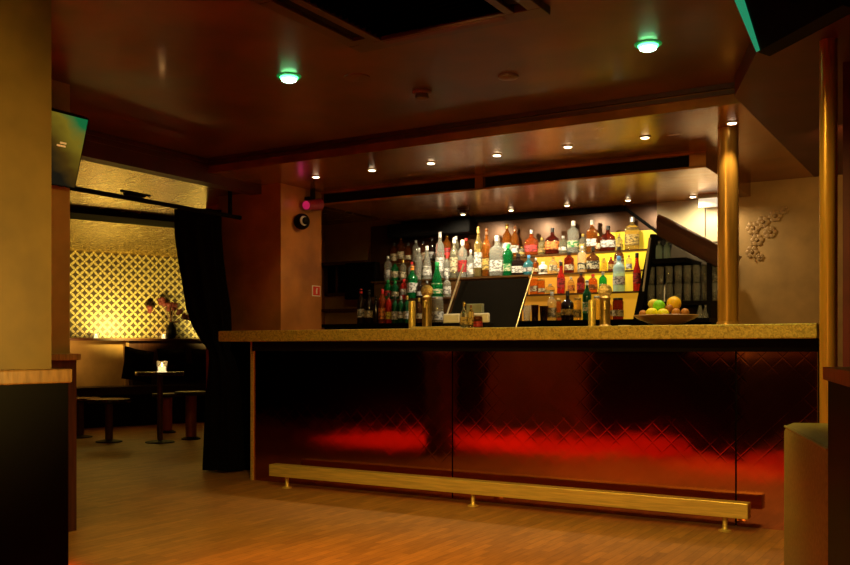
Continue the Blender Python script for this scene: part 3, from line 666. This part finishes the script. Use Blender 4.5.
# px, y of top, width px, tier, shape, glass, paper, cap, label, dy
BT = [
 # --- top shelf
 (394,243,8,1,'round','amber','cream','black','amber whisky bottle with a cream label, leftmost on the top shelf'),
 (401,236,8,1,'wine','amber','cream','gold','tall amber bottle on the dark end of the top shelf, second from left'),
 (408,243,8,1,'round','amber','cream','black','amber bottle with a cream label, third from left on the top shelf'),
 (416,240,7,1,'tall','clear',None,'silver','dim clear bottle right of the three amber bottles on the top shelf'),
 (423,241,7,1,'round','brown','brown','black','brown bottle behind the clear pointed bottle on the top shelf'),
 (432,238,7,1,'tall','dark','silver','black','dark thin bottle on the top shelf, left of the tall white labelled bottle'),
 (447,233,8,1,'wine','whisky','red','gold','orange bottle with a red label behind the white labelled bottle, top shelf'),
 (456,236,7,1,'round','pale','white','white','pale bottle with a white cap behind the front row, top shelf over the till edge'),
 (466,238,8,1,'round','amber','orange','red','reddish amber bottle with a red cap on the top shelf behind clear bottles'),
 (486,236,7,1,'tall','clear','silver','silver','clear narrow bottle on the top shelf between amber and flat clear bottles'),
 (499,238,6,1,'round','clear',None,'silver','small clear bottle on the top shelf, just left of the bright green bottle'),
 (507,224,9,1,'wine','whisky','white','gold','tall white-labelled bottle, left of a matching pair above the black bottle'),
 (514,226,8,1,'wine','whisky','white','brown','tall white-labelled bottle, right of a matching pair above the black bottle'),
 (519,247,7,1,'round','pale','gold','gold','short gold bottle between the white-labelled pair and the big orange bottle'),
 (528,230,16,1,'squat','orange','red','silver','broad orange-red bottle with a silver stopper on the top shelf'),
 (540,238,8,1,'tall','gold','gold','gold','slim gold bottle on the top shelf between two broad red bottles'),
 (550,228,16,1,'squat','dred','orange','black','broad dark red bottle with rounded shoulders and black stopper, top shelf'),
 (562,236,9,1,'round','pale','white','silver','pale bottle between the broad dark red and the clear green-tinted bottle'),
 (573,221,12,1,'round','clear','green','white','tall clear bottle with green tinted label and white cap, top shelf'),
 (583,234,8,1,'round','pale','gold','gold','gold bottle half hidden on the top shelf, left of the white-labelled amber one'),
 (592,220,11,1,'square','whisky','white','white','amber square bottle with a big white label, top shelf right half'),
 (608,226,15,1,'squat','dred','white','black','broad dark bottle with a white label and dark stopper, standing against yellow'),
 (632,217,14,1,'square','gold','gold','silver','tall square bottle of gold liquor, rightmost on the top shelf'),
 (600,233,6,1,'round','amber','cream','gold','thin amber bottle between the amber square bottle and the broad dark one'),
 (619,234,7,1,'round','pale','gold','gold','pale bottle on the top shelf just left of the square gold one'),
 (479,234,6,1,'wine','brown','cream','gold','dark brown bottle on the top shelf behind the tall gold and amber ones'),
 (440,240,6,1,'round','dark','red','red','dark bottle with a red cap behind the very tall white labelled bottle'),
 # --- second shelf
 (536,258,6,2,'round','amber','cream','silver','small amber bottle between the teal blue and the small white bottle'),
 (611,257,6,2,'round','dred','gold','red','small dark red bottle left of the dark brown one, against yellow'),
 (388,256,8,2,'tall','clear','white','silver','clear slim bottle at the dark left end of the second shelf'),
 (395,262,8,2,'round','green','cream',None,'greenish bottle below the leftmost amber bottle, second shelf'),
 (403,260,7,2,'round','pale','cream','gold','cream labelled bottle below the amber trio, second shelf'),
 (412,262,8,2,'round','clear',None,'red','clear bottle with a red cap, second shelf left of the pointed clear bottle'),
 (419,248,8,2,'tall','clear',None,'silver','clear ridged bottle on the second shelf, left of the pointed clear bottle'),
 (427,246,10,2,'cone','clear','white','white','clear pointed bottle with a white cap on the second shelf'),
 (440,232,9,2,'tall','clear','white','white','very tall clear bottle with a long white label on the second shelf'),
 (447,255,7,2,'round','clear','white','red','short clear bottle beside the tall white labelled one, second shelf'),
 (453,238,9,2,'wine','pale','cream','white','pale yellow bottle with white cap above the left edge of the till'),
 (462,240,10,2,'round','clear','red','white','clear bottle with a red and white label above the till'),
 (468,250,8,2,'round','clear','white','silver','clear white labelled bottle directly over the till, left of the tall gold one'),
 (475,227,9,2,'wine','gold','white','gold','tallest gold bottle over the till, left of the amber bottle'),
 (481,229,9,2,'wine','whisky','gold','brown','tall amber bottle over the till, right of the tallest gold one'),
 (491,236,15,2,'square','clear','white','silver','broad clear square bottle over the till, left of the green bottle'),
 (503,244,10,2,'round','green','green','green','bright green bottle standing above the till'),
 (515,254,12,2,'square','dark','white','black','square black bottle with a white label beside the bright green bottle'),
 (528,255,11,2,'squat','blue','silver','blue','teal blue bottle above the right edge of the till'),
 (543,262,9,2,'round','white','black','white','small white bottle right of the teal blue bottle, second shelf'),
 (553,257,8,2,'round','pale','cream','gold','cream bottle below the broad dark red bottle, second shelf'),
 (560,260,6,2,'tall','gold','cream','silver','thin gold bottle left of the dark amber round bottle, second shelf'),
 (569,252,10,2,'round','dred','brown','black','dark red-brown bottle on the second shelf, left of clear black-labelled one'),
 (582,246,9,2,'tall','clear','black','silver','clear bottle with a black square label on the second shelf'),
 (593,247,13,2,'squat','brown','black','black','broad dark brown bottle with a black label on the second shelf'),
 (604,258,6,2,'round','gold',None,'gold','small golden bottle just right of the broad dark brown bottle'),
 (619,247,10,2,'round','brown','brown','black','dark brown bottle behind the frosted blue bottle, against yellow'),
 (629,255,6,2,'tall','pale','white','gold','slim white-labelled bottle between the frosted blue and the slim red bottle'),
 # --- third shelf
 (388,280,8,3,'round','green','red','green','green bottle with a red label, leftmost on the third shelf'),
 (395,281,8,3,'round','dgreen','cream','green','green bottle with a cream label, second from left on the third shelf'),
 (404,279,8,3,'round','red','white','red','red bottle with a white label in the dark left part of the third shelf'),
 (410,266,11,3,'wine','green','white','orange','bright green bottle with orange cap left of the brass medallion'),
 (418,281,7,3,'round','dark','silver','black','dark bottle behind the left brass medallion, third shelf'),
 (437,262,13,3,'cone','green','green','green','wide-based bright green bottle right of the left brass medallion'),
 (447,276,8,3,'round','clear','white','silver','clear white-labelled bottle at the left edge of the till, third shelf'),
 (534,278,9,3,'jar','whisky','brown','orange','small amber jar just right of the till, third shelf'),
 (541,279,7,3,'jar','whisky','cream','gold','small gold jar, second right of the till on the third shelf'),
 (550,284,9,3,'round','gold','gold','silver','foil-capped gold bottle on the third shelf, left of the slim red bottle'),
 (561,262,8,3,'slim','red','red','black','bright red slim bottle in the middle of the third shelf'),
 (571,277,7,3,'round','gold','orange','silver','golden bottle right of the middle red bottle, third shelf'),
 (581,273,8,3,'tall','dred','red','black','dark red tall bottle above the dark green bottle, third shelf'),
 (593,274,9,3,'round','orange','orange','red','orange bottle with an orange label, third shelf left of green one'),
 (603,272,8,3,'round','green','green','silver','mid green bottle above the right brass medallion'),
 (619,256,12,3,'tall','aqua','white','blue','frosted pale blue bottle with a blue-marked label, standing against yellow'),
 (637,253,8,3,'slim','red','red','black','slim red bottle, rightmost on the third shelf'),
 (427,281,6,3,'wine','dark','cream','silver','dark bottle between the left brass medallion and the wide-based green bottle'),
 # --- back bar top
 (419,298,6,4,'round','brown','cream','gold','brown bottle half hidden by the left brass medallion stem, on its left'),
 (428,299,6,4,'round','dark','white','silver','dark bottle with a white label half hidden by the left brass medallion stem'),
 (559,299,5,4,'jar','whisky','gold','gold','thin amber jar touching the round-shouldered black bottle on its left'),
 (609,299,6,4,'round','whisky','cream','gold','amber bottle close behind the right brass medallion stem'),
 (361,289,8,4,'wine','dark','white','red','wine bottle with a white label and red capsule at the far left'),
 (369,290,8,4,'wine','dark','cream','dark' if False else 'black','wine bottle with a small cream label, second from far left'),
 (376,296,7,4,'wine','dark',None,'black','plain dark bottle between the wine bottles and the orange bottle'),
 (381,289,8,4,'round','orange','orange','red','orange bottle with an orange label at the left end of the back bar top'),
 (388,293,7,4,'round','red','yellow','black','red bottle with a yellow label beside the orange bottle'),
 (395,296,7,4,'round','dgreen','white','black','dark bottle with a white label, leftmost of three alike by the brass cylinder'),
 (401,296,7,4,'round','dgreen','white','silver','dark bottle with a white label, middle of three alike by the brass cylinder'),
 (407,296,7,4,'round','dgreen','white','gold','dark bottle with a white label, rightmost of three alike by the brass cylinder'),
 (437,297,13,4,'jar','pale','white','silver','wide clear jar with a white label right of the left brass medallion'),
 (566,291,13,4,'squat','dark','gold','black','round-shouldered black bottle with a gold label on the back bar top'),
 (587,280,9,4,'wine','dgreen','green','white','dark green tall bottle with a white cap on the back bar top'),
 (618,298,11,4,'jar','dred','cream','dark' if False else 'black','dark red jar with a cream label right of the right brass medallion'),
 (552,292,9,4,'round','pale','cream','silver','pale bottle left of the round-shouldered black bottle, back bar top'),
 (576,298,8,4,'jar','gold','gold','gold','golden jar between the black bottle and the dark green bottle'),
 (597,296,7,4,'jar','gold',None,'silver','clear gold jar left of the right brass medallion'),
]
used = []
for (px, yt, wp, k, shp, gl, lb, cp, label) in BT:
    y = TY[k]
    p = P(px, Y=y, z=TZ[k]); d = depth(p); h = CH+(HY-yt)/F*d-TZ[k]; r = wp*d/F/2
    r = min(r, .062)
    # nudge aside when it would pass through a neighbour on its shelf
    for _ in range(6):
        for (ux, uy, ur, uk) in used:
            if uk == k and math.hypot(ux-p.x, uy-y) < ur+r+.001:
                s = ur+r+.0015-abs(p.x-ux); p.x += s if p.x >= ux else -s
    rr = r
    used.append((p.x, y, rr, k))
    bottle(p.x, y, TZ[k], h, rr, shp, gl, lb, cp, label, ROWN[k])
# shakers and glass tumblers on the back bar, right of the till
for px, yt, wp, m, nm, label, cat in ((535,305,8,'steel','cocktail_shaker','dull metal shaker tin right of the till, the left of two','shaker'), (544,306,9,'steel','cocktail_shaker','dull metal shaker tin right of the till, the right of two','shaker'),):
    p = P(px, Y=7.02, z=1.21); d = depth(p); h = CH+(HY-yt)/F*d-1.21; r = wp*d/F/2
    bm = bmesh.new(); lathe(bm, [(r*.75, 0), (r*.8, .004), (r, h*.97), (r*1.04, h)], 24)
    tag(obj(nm, bm, mat('shaker_metal', (.35,.18,.10), .25, metal=1, scale=20), None, True, p), label, cat, 'shaker tins')
p = P(527, Y=7.02, z=1.21); bm = bmesh.new(); lathe(bm, [(.026, 0), (.034, .13), (.031, .13), (.023, .008)], 20)
tag(obj('drinking_glass', bm, M['glassclear'], None, True, p), 'frosty tall glass right beside the till on the back bar', 'glass')

# ------------------------------------------------------------------ black glass shelving with the sloping hood
uY = 7.05
def ux(px): return P(px, Y=uY).x
ut = thing('glass_rack', 'black open shelving for glassware behind the fruit bowl', 'shelving', (ux(690), uY, 1.21))
ox, oy, oz = ut.location
def uobj(name, bm, m, sm=False): q = obj(name, bm, m, ut, sm); q.location = (-ox, -oy, -oz); return q
xl, xr = ux(652), P(727, Y=7.56).x-.03
zz = lambda py, px=690: CH+(HY-py)/F*depth(P(px, Y=uY))
uobj('back_panel', B(ux(648), xr, 7.50, 7.56, 1.21, zz(236)), mat('smoked_panel', (.10,.075,.045), .3, scale=5))
uobj('shelf', B(xl, ux(686), uY, 7.50, zz(262), zz(257)), M['black'])
uobj('shelf', B(ux(644), xr, uY, 7.50, zz(305), zz(301)), M['black'])
uobj('side_panel', B(xr, xr+.03, uY, 7.50, 1.21, zz(250)), M['blackm'])
def slant(pts, y0, y1):
    bm = bmesh.new(); a = [bm.verts.new((x, y0, z)) for x, z in pts]; b2 = [bm.verts.new((x, y1, z)) for x, z in pts]
    bm.faces.new(a[::-1]); bm.faces.new(b2); n = len(pts)
    for i in range(n): bm.faces.new((a[i], a[(i+1) % n], b2[(i+1) % n], b2[i]))
    return bm
uobj('slanted_side', slant([(ux(634), 1.212), (ux(641), 1.212), (ux(656), zz(232)), (ux(651), zz(232))], uY-.02, 7.50), M['blackm'])
uobj('edge_strip', slant([(ux(643.5), zz(290)), (ux(645), zz(290)), (ux(652), zz(236)), (ux(650), zz(236))], uY-.032, uY-.021), M['white'])
# hood
hd = thing('sloping_hood', 'dark glossy sloping hood like a stair underside above the glass rack', 'hood', (ux(690), uY, zz(250)))
a = Vector((ux(658), 0, zz(226, 658))); xe = P(736, Y=7.28).x; b2 = Vector((xe, 0, a.z-(xe-a.x)*.585))
bm = bmesh.new()
sec = [(-.070, .0), (-.062, -.02), (-.02, -.04), (.03, -.045), (.065, -.02), (.08, .02), (.08, .25), (-.070, .25)]   # (across, y)
dd = (b2-a).normalized(); nn = Vector((-dd.z, 0, dd.x))
ra = [bm.verts.new(a+nn*s+Vector((0, uY+y, 0))) for s, y in sec]
for q in ra: q.co += dd*((a.x-q.co.x)/dd.x)
rb = [bm.verts.new(b2+nn*s+Vector((0, uY+y, 0))) for s, y in sec]
bm.faces.new(ra); bm.faces.new(rb[::-1])
for i in range(8): bm.faces.new((ra[i], ra[(i+1) % 8], rb[(i+1) % 8], rb[i]))
q = obj('hood_body', bm, mat('dark_satin', (.16,.08,.06), .3, metal=.4, scale=5), hd, True); q.location = -hd.location
# diagonal trim of the stair edge
A_ = P(622, 206, Y=7.57); B_ = P(660, 234, Y=7.57)
bm = bmesh.new(); tube(bm, A_, B_, .014, 6); o = struct('trim_9', bm, M['blackm'])
bm = bmesh.new(); box(bm, -4.8, A_.x+.02, 7.545, 7.60, 2.145, 2.19); struct('trim_10', bm, M['blackm'])
# little teal bottles on its upper shelf
for i, px in enumerate((659, 667)):
    p = P(px, Y=uY+.07, z=zz(257)); d = depth(p)
    bottle(p.x, p.y, p.z+.0, .145, .027, 'round', 'aqua', None, 'silver', 'small pale green bottle on the top shelf of the glass rack, ' + ('left one' if i == 0 else 'right one'), 'small bottles on the glass rack')
# glasses
gw = bmesh.new(); lathe(gw, [(.026, 0), (.031, .135), (.0285, .135), (.0235, .010), (.002, .010)], 20)
bmesh.ops.recalc_face_normals(gw, faces=gw.faces)
gme = bpy.data.meshes.new('drinking_glass'); gw.to_mesh(gme); gw.free(); gme.materials.append(M['glassclear'])
for f in gme.polygons: f.use_smooth = True
nthw = ['first', 'second', 'third', 'fourth', 'fifth', 'sixth', 'seventh', 'eighth', 'ninth']
for tier in (0, 1):
    for i in range(8):
        p = P(651+i*9.1, Y=uY+.06, z=0); zb = zz(301)+tier*.139
        o = obj('drinking_glass', gme, None, None, loc=(p.x, p.y, zb))
        tag(o, 'tall clear glass, %s from the left in the %s tier of the black rack' % (nthw[i], 'lower' if tier == 0 else 'upper'), 'glass', 'tall glasses in the rack')
for i, px in enumerate((700, 706)):
    p = P(px, Y=uY+.02, z=1.21)
    bm = bmesh.new(); lathe(bm, [(.033, 0), (.030, .03), (.014, .075), (.012, .10), (.011, .075), (.027, .03), (.03, .004)], 18, close=False)
    tag(obj('upturned_glass', bm, M['glassclear'], None, True, p), 'small upturned glass beside the fruit bowl rim, ' + ('left of the two' if i == 0 else 'right of the two'), 'glass', 'upturned glasses')

# emergency light box
p = P(708.5, Y=7.40)
t = thing('emergency_light', 'white box light under the canopy beside the golden column', 'light box', (p.x, 7.40, 2.13))
obj('diffuser', B(-.072, .072, -.03, .03, -.035, .03, bev=.006), glow((1.0,.86,.62), .6), t)
obj('mount', B(-.075, .075, -.035, .035, .03, .06), M['white'], t)
bm = bmesh.new(); box(bm, -.075, -.071, .18, .195, -.55, .03); obj('cable', bm, M['trim'], t)

# ------------------------------------------------------------------ on the counter
CT = 1.1145
# till
pa, pb = P(447, Y=5.66), P(524, Y=5.66)
t = thing('till', 'black point-of-sale till screen tilted back, on a white base', 'till', ((pa.x+pb.x)/2, 5.66, CT))
hwid = (pb.x-pa.x)/2; dT = depth(Vector(t.location))
bm = bmesh.new(); lean = math.radians(-20)
R = Matrix.Rotation(lean, 4, 'X')
zt = CH+(HY-279)/F*dT-CT
sh = .045
v = []
for (x, z) in ((-hwid-.01, .012), (hwid-.06, .012), (hwid-.0, zt), (-hwid+.065, zt)):
    for y in (0, .03): v.append(bm.verts.new((x, y+z*.25, z)))
for f in ((0,2,4,6), (1,7,5,3), (0,1,3,2), (2,3,5,4), (4,5,7,6), (6,7,1,0)): bm.faces.new([v[i] for i in f])
obj('screen_back', bm, M['blackm'], t)
def rod(p, q, r, name, m): 
    bm = bmesh.new(); tube(bm, p, q, r, 8); obj(name, bm, m, t, True)
rod((-hwid-.03, -.01, .012), (-hwid+.09, .08, zt+.12), .006, 'side_edge', M['white'])
rod((hwid-.055, -.01, .012), (hwid+.035, .08, zt+.07), .005, 'side_edge', M['steel'])
obj('stand', B(-.10, .02, -.03, .09, .0, .06, bev=.006), M['blackm'], t)
obj('plate', B(-.12, .0, -.042, -.002, .11, .175, bev=.004), mat('grey_green_plate', (.34,.38,.28), .4, scale=10), t)
obj('base', B(-hwid+.0, -hwid+.13, -.06, .0, .045, .11, bev=.01), M['white'], t)
obj('foot', B(-hwid-.01, .07, -.06, .0, .0, .045, bev=.005), M['blackm'], t)
obj('printer', B(-.09, .06, -.06, -.031, .045, .11, bev=.01), M['white'], t)
# beer fonts with round medallions
def medal_mat():
    return mat('medallion_brass', (.62,.48,.20), .35, metal=.8, bump=.4, scale=90, var=.5)
mm = medal_mat()
for px, label in ((427, 'brass beer font with a round medallion above the drip tray, left of the till'), (605, 'brass beer font with a round medallion in front of the bright bottles')):
    p = P(px, Y=5.6); d = depth(p); t = thing('beer_font', label, 'beer font', (p.x, 5.6, CT), TH*.6)
    zc = CH+(HY-291)/F*d-CT
    bm = bmesh.new(); lathe(bm, [(.044, 0), (.044, .008), (.034, .02), (.032, zc-.06), (.036, zc-.045), (.022, zc-.03)], 24); obj('stem', bm, M['brassd'], t, True)
    bm = bmesh.new(); lathe(bm, [(.034, -.012), (.044, -.008), (.044, .008), (.034, .012)], 32, M=Matrix.Translation((0, 0, zc)) @ Matrix.Rotation(PI/2, 4, 'X')); obj('medallion', bm, mm, t, True)
    bm = bmesh.new(); tube(bm, (0, -.02, zc-.07), (0, -.075, zc-.08), .009); tube(bm, (0, -.07, zc-.075), (0, -.075, zc-.12), .007); obj('spout', bm, M['brass'], t, True)
for px, yt, label in ((412, 301, 'plain tall brass cylinder left of the medallion font'), (592, 300, 'plain tall brass cylinder beside the right medallion font')):
    p = P(px, Y=5.6); d = depth(p); h = CH+(HY-yt)/F*d-CT
    bm = bmesh.new(); lathe(bm, [(.024, 0), (.024, h-.006), (.022, h)], 24)
    tag(obj('brass_cylinder', bm, M['brass'], None, True, (p.x, 5.6, CT)), label, 'tap column')
pa, pb = P(418, Y=5.48), P(459, Y=5.48)
t = thing('drip_tray', 'thin pale drip tray on the counter in front of the left beer font', 'drip tray', ((pa.x+pb.x)/2, 5.45, CT))
hwid = (pb.x-pa.x)/2
bm = bmesh.new(); box(bm, -hwid, hwid, -.07, .07, 0, .016, bev=.003); obj('tray', bm, M['brass'], t)
bm = bmesh.new()
for k in range(13): box(bm, -hwid+.01+k*(2*hwid-.02)/12-.002, -hwid+.01+k*(2*hwid-.02)/12+.002, -.06, .06, .016, .019)
obj('grid', bm, M['steel'], t)
for px, yt, wp, shp, gl, lb, cp, label in ((464,302,8,'squat','pale','gold','gold','small gold-topped bottle on the counter in front of the till, leftmost'), (471,305,6,'tall','gold','gold','brown','slim golden dasher bottle on the counter in front of the till'), (478,315,9,'jar','amber','red','silver','low amber jar on the counter in front of the till')):
    p = P(px, Y=5.42); d = depth(p); h = CH+(HY-yt)/F*d-CT
    bottle(p.x, 5.42, CT, h, wp*d/F/2, shp, gl, lb, cp, label, 'small bottles on the counter')
# fruit bowl
p = P(666, Y=5.5); bx, by = p.x, 5.5
t = thing('fruit_bowl', 'wide shallow brown bowl of citrus fruit on the counter', 'bowl', (bx, by, CT))
bm = bmesh.new(); lathe(bm, [(.05, 0), (.055, .008), (.11, .022), (.165, .045), (.19, .062), (.186, .066), (.16, .052), (.10, .030), (.04, .018)], 40)
obj('dish', bm, mat('brown_glazed_wood', (.22,.09,.03), .3, bump=.05, scale=12, var=.4), t, True)
bm = bmesh.new(); lathe(bm, [(.188, .0615), (.192, .064), (.188, .068), (.184, .066)], 40, close=False); obj('rim', bm, M['capwood'], t, True)
def fruit(px, py, r, dy, col, kind, label, group, el=1.0, tip=False):
    q = P(px, py, Y=by+dy)
    bm = bmesh.new(); bmesh.ops.create_uvsphere(bm, u_segments=20, v_segments=14, radius=r)
    for v_ in bm.verts:
        v_.co.x *= el
        if tip:
            u_ = abs(v_.co.x)/(r*el); 
            if u_ > .85: v_.co.x *= 1+.5*(u_-.85)
    o = thing(kind, label, 'fruit', q, random.uniform(-.5, .5), group)
    obj('flesh', bm, mat(kind+'_skin', col, .38, bump=.15, scale=90, var=.12), o, True)
    bm = bmesh.new(); tube(bm, (0, -.0, r*.96), (0, 0, r*1.04), .004); obj('stem_end', bm, M['dado'], o)
fruit(659, 306, .036, -.05, (.25,.85,.02), 'lime', 'bright green lime on top of the fruit in the bowl', 'fruit in the bowl')
fruit(674, 303.5, .043, .02, (1.0,.60,.01), 'orange', 'large yellow-orange fruit, highest in the bowl', 'fruit in the bowl')
fruit(652, 312.5, .028, -.09, (1.0,.90,.02), 'lemon', 'yellow lemon at the lower left of the lime', 'fruit in the bowl', 1.25, True)
fruit(663, 313.5, .030, -.11, (1.0,.90,.02), 'lemon', 'yellow lemon at the front directly under the lime', 'fruit in the bowl', 1.2, True)
fruit(654, 304, .030, .03, (.80,.68,.08), 'lemon', 'pale lemon partly hidden behind the lime', 'fruit in the bowl', 1.2, True)
fruit(643, 314, .024, -.02, (.50,.20,.03), 'tangerine', 'small brownish tangerine at the left rim of the bowl', 'fruit in the bowl')
fruit(676, 312.5, .026, -.09, (.62,.25,.03), 'tangerine', 'brown-orange tangerine under the large orange fruit', 'fruit in the bowl')
fruit(685, 312.5, .025, -.06, (.50,.20,.03), 'tangerine', 'brown-orange tangerine at the right side of the bowl', 'fruit in the bowl')
fruit(669, 308.5, .024, -.04, (.45,.18,.03), 'tangerine', 'dark tangerine between the lime and the large orange fruit', 'fruit in the bowl')
# small white slip
p = P(630, Y=5.5); tag(obj('coaster', B(-.03, .03, -.03, .03, 0, .008), M['white'], None, False, (p.x, 5.4, CT)), 'small white coaster on the counter left of the fruit bowl', 'coaster')

# ------------------------------------------------------------------ wall ornament on the right
M['bronze'] = mat('bronze_relief', (.36,.20,.06), .5, metal=.3, scale=20)
orn = thing('wall_relief', 'climbing floral relief on the tan wall right of the golden column', 'wall decoration', P(765, 235, Y=7.645))
oo = Vector(orn.location)
def petalflower(cx_, cz_, r, n=6):
    bm = bmesh.new()
    for i in range(n):
        a = 2*PI*i/n
        bmesh.ops.create_uvsphere(bm, u_segments=8, v_segments=6, radius=r*.42, matrix=Matrix.Translation((cx_+r*.6*math.cos(a), -.004, cz_+r*.6*math.sin(a))) @ Matrix.Diagonal((1, .14, 1, 1)))
    bmesh.ops.create_uvsphere(bm, u_segments=8, v_segments=6, radius=r*.3, matrix=Matrix.Translation((cx_, -.01, cz_)) @ Matrix.Diagonal((1, .5, 1, 1)))
    obj('flower', bm, M['bronze'], orn, True)
for px, py, r in ((784, 210, .035), (775, 216, .05), (763, 222, .05), (753, 228, .055), (770, 232, .05), (757, 240, .05), (752, 252, .05), (760, 257, .03)):
    v = P(px, py, Y=7.645)-oo; petalflower(v.x, v.z, r)
pts = [(786,208), (776,215), (764,220), (752,228), (752,240), (751,252), (756,262)]
bm = bmesh.new()
for q0, q1 in zip(pts, pts[1:]): tube(bm, P(*q0, Y=7.645)-oo, P(*q1, Y=7.645)-oo, .006, 6)
obj('stem', bm, M['bronze'], orn)

# ------------------------------------------------------------------ bench on the right
def C2W(r, f): return Vector((r*cs-f*sn, r*sn+f*cs, 0))
p = C2W(1.385, 3.6); e1 = C2W(.93, -.22); ang = math.atan2(e1.y, e1.x)
t = thing('upholstered_bench', 'olive leather bench end beside the right wall, in front of the bar', 'bench', (p.x, p.y, 0), ang)
M_ = bmesh.new(); box(M_, 0, .50, -.90, 0, .04, .698, bev=.035); obj('cushion', M_, M['leather'], t, True)
bm = bmesh.new(); box(bm, .02, .48, -.88, -.02, 0, .04); obj('plinth', bm, M['blackm'], t)
bm = bmesh.new(); tube(bm, (.006, -.88, .682), (.006, -.02, .682), .005); obj('piping', bm, M['leather'], t)

# ------------------------------------------------------------------ lounge furniture
t = thing('banquette', 'long low dark banquette along the lattice wall of the lounge', 'banquette', LP(0, 0, 0)); 
def lobj(name, bm, m, sm=False): q = obj(name, bm, m, t, sm); q.location = -Vector(t.location); return q
bm = bmesh.new(); lquad(bm, -3, 3.6, .10, .66, .0, .40); lobj('base', bm, M['blackm'])
bm = bmesh.new(); lquad(bm, -3, 3.6, .20, .70, .40, .50); lobj('seat', bm, M['darkleather'])
bm = bmesh.new(); lquad(bm, -3, -.0, .07, .20, .40, .70); lquad(bm, .75, 3.6, .07, .20, .40, .78); lobj('backrest', bm, M['darkleather'])
for i, (px, dd_, lab) in enumerate(((131, 11.9, 'dark cushion leaning at the left of the lounge seat'), (158, 12.0, 'dark cushion on the lounge seat behind the candle'), (183, 12.2, 'dark cushion on the lounge seat next to the black curtain'))):
    c = P(px, d=dd_); hz = .22
    tt = .74+i*.48; c = LP(tt, .42, .50+hz+.05)
    bm = bmesh.new(); bmesh.ops.create_cube(bm, size=1); bmesh.ops.subdivide_edges(bm, edges=bm.edges, cuts=6, use_grid_fill=True)
    for v_ in bm.verts:
        x, y, z = v_.co; e_ = max(abs(x), abs(z))*2; k = 1-.9*e_**4
        v_.co = Vector((x*.40*(1-.06*(1-abs(z)*2)), y*.16*max(k, .1), z*.44*(1-.06*(1-abs(x)*2))))
    o = obj('cushion', bm, M['velvet'], None, True, c); o.rotation_euler = (math.radians(-14), (.2 if i == 0 else 0), math.atan2(lu.y, lu.x))
    tag(o, lab, 'cushion', 'cushions on the banquette')
def pedestal(px, dd_, z, r, name, label, cat, legm, lr=.04):
    c = P(px, d=dd_); t = thing(name, label, cat, (c.x, c.y, 0))
    bm = bmesh.new(); lathe(bm, [(r*.97, z-.04), (r, z-.03), (r, z-.008), (r*.98, z)], 36); obj('top', bm, M['darkleather'] if 'stool' in name else M['tabletop'], t, True)
    bm = bmesh.new(); lathe(bm, [(lr, .02), (lr, z-.04)], 20); obj('pedestal', bm, legm, t, True)
    bm = bmesh.new(); lathe(bm, [(r*.6, 0), (r*.6, .012), (lr, .03)], 28); obj('foot', bm, M['black'], t, True)
M['tabletop'] = mat('dark_table', (.03,.018,.012), .2, scale=10, coat=.4)
M['leg1'] = mat('dark_painted_leg', (.10,.035,.02), .35, scale=10)
pedestal(109, 9.8, .455, .225, 'low_table', 'low round table on a single post, nearest the stub wall in the lounge', 'table', M['leg1'])
pedestal(80, 10.3, .44, .22, 'low_table', 'low round table half hidden behind the stub wall', 'table', M['leg1'])
pedestal(160, 9.75, .74, .25, 'cafe_table', 'taller round lounge table carrying a lit candle', 'table', M['leg1'], .03)
pedestal(191, 10.1, .52, .17, 'lounge_stool', 'round stool with a thick coppery post beside the black curtain', 'stool', mat('copper_leg', (.40,.12,.06), .35, metal=.4, scale=10), .06)
pedestal(167, 10.9, .46, .17, 'lounge_stool', 'round stool with a pinkish post behind the candle table', 'stool', mat('pink_leg', (.42,.08,.10), .4, scale=10), .06)
def candle(v, label, s=1.0, grp=None):
    t = thing('tea_light', label, 'candle', v, 0, grp)
    bm = bmesh.new(); lathe(bm, [(.03*s, 0), (.036*s, .07*s), (.033*s, .07*s), (.027*s, .006*s)], 20, close=False); obj('glass', bm, M['glassclear'], t, True)
    bm = bmesh.new(); lathe(bm, [(.024*s, .004), (.024*s, .035*s)], 16); obj('wax', bm, glow((1.0,.72,.35), 1.6), t, True)
    bm = bmesh.new(); lathe(bm, [(.003*s, .036*s), (.007*s, .045*s), (.001, .062*s)], 10); obj('flame', bm, glow((1.0,.6,.2), 20), t, True)
    lamp('candle_glow', 'POINT', (v[0], v[1], v[2]+.10*s), .35*s, (1.0,.5,.15), None, .02)
c = P(162, d=9.7); candle((c.x, c.y, .741), 'bright tea light in a glass on the taller lounge table', 1.6)
for px, lab in ((94, 'small tea light on the wall ledge at the left of the lattice panel'), (183, 'small tea light on the wall ledge beside the flower vase')):
    c = P(px, d=12.2); tt = (c-L1).dot(lu); v = LP(tt, .12, 1.121); candle(v, lab, 1.0, 'tea lights on the ledge')
c = P(170, d=12.8); tt = (c-L1).dot(lu); v = LP(tt, .13, 1.121)
t = thing('flower_vase', 'dark vase of trailing dark red flowers on the lounge ledge', 'vase', v)
bm = bmesh.new(); lathe(bm, [(.04, 0), (.07, .06), (.065, .14), (.03, .2), (.035, .23)], 20); obj('vase_body', bm, M['black'], t, True)
bm = bmesh.new(); tips = []
for i in range(11):
    a = random.uniform(-1.1, 1.2); l = random.uniform(.2, .5)
    q = Vector((lu.x*math.sin(a)*l, lu.y*math.sin(a)*l, .2+math.cos(a)*l*.8))+ln*random.uniform(0, .08)
    tube(bm, (0, 0, .2), q, .005, 5); tips.append(q)
obj('branches', bm, M['dado'], t)
rf = mat('dark_red_petal', (.09,.01,.012), .6, scale=20)
for q in tips:
    bm = bmesh.new()
    for j in range(4):
        bmesh.ops.create_uvsphere(bm, u_segments=8, v_segments=6, radius=random.uniform(.02, .04), matrix=Matrix.Translation(q+Vector([random.uniform(-.03, .03) for _ in range(3)])))
    obj('blossom', bm, rf, t, True)
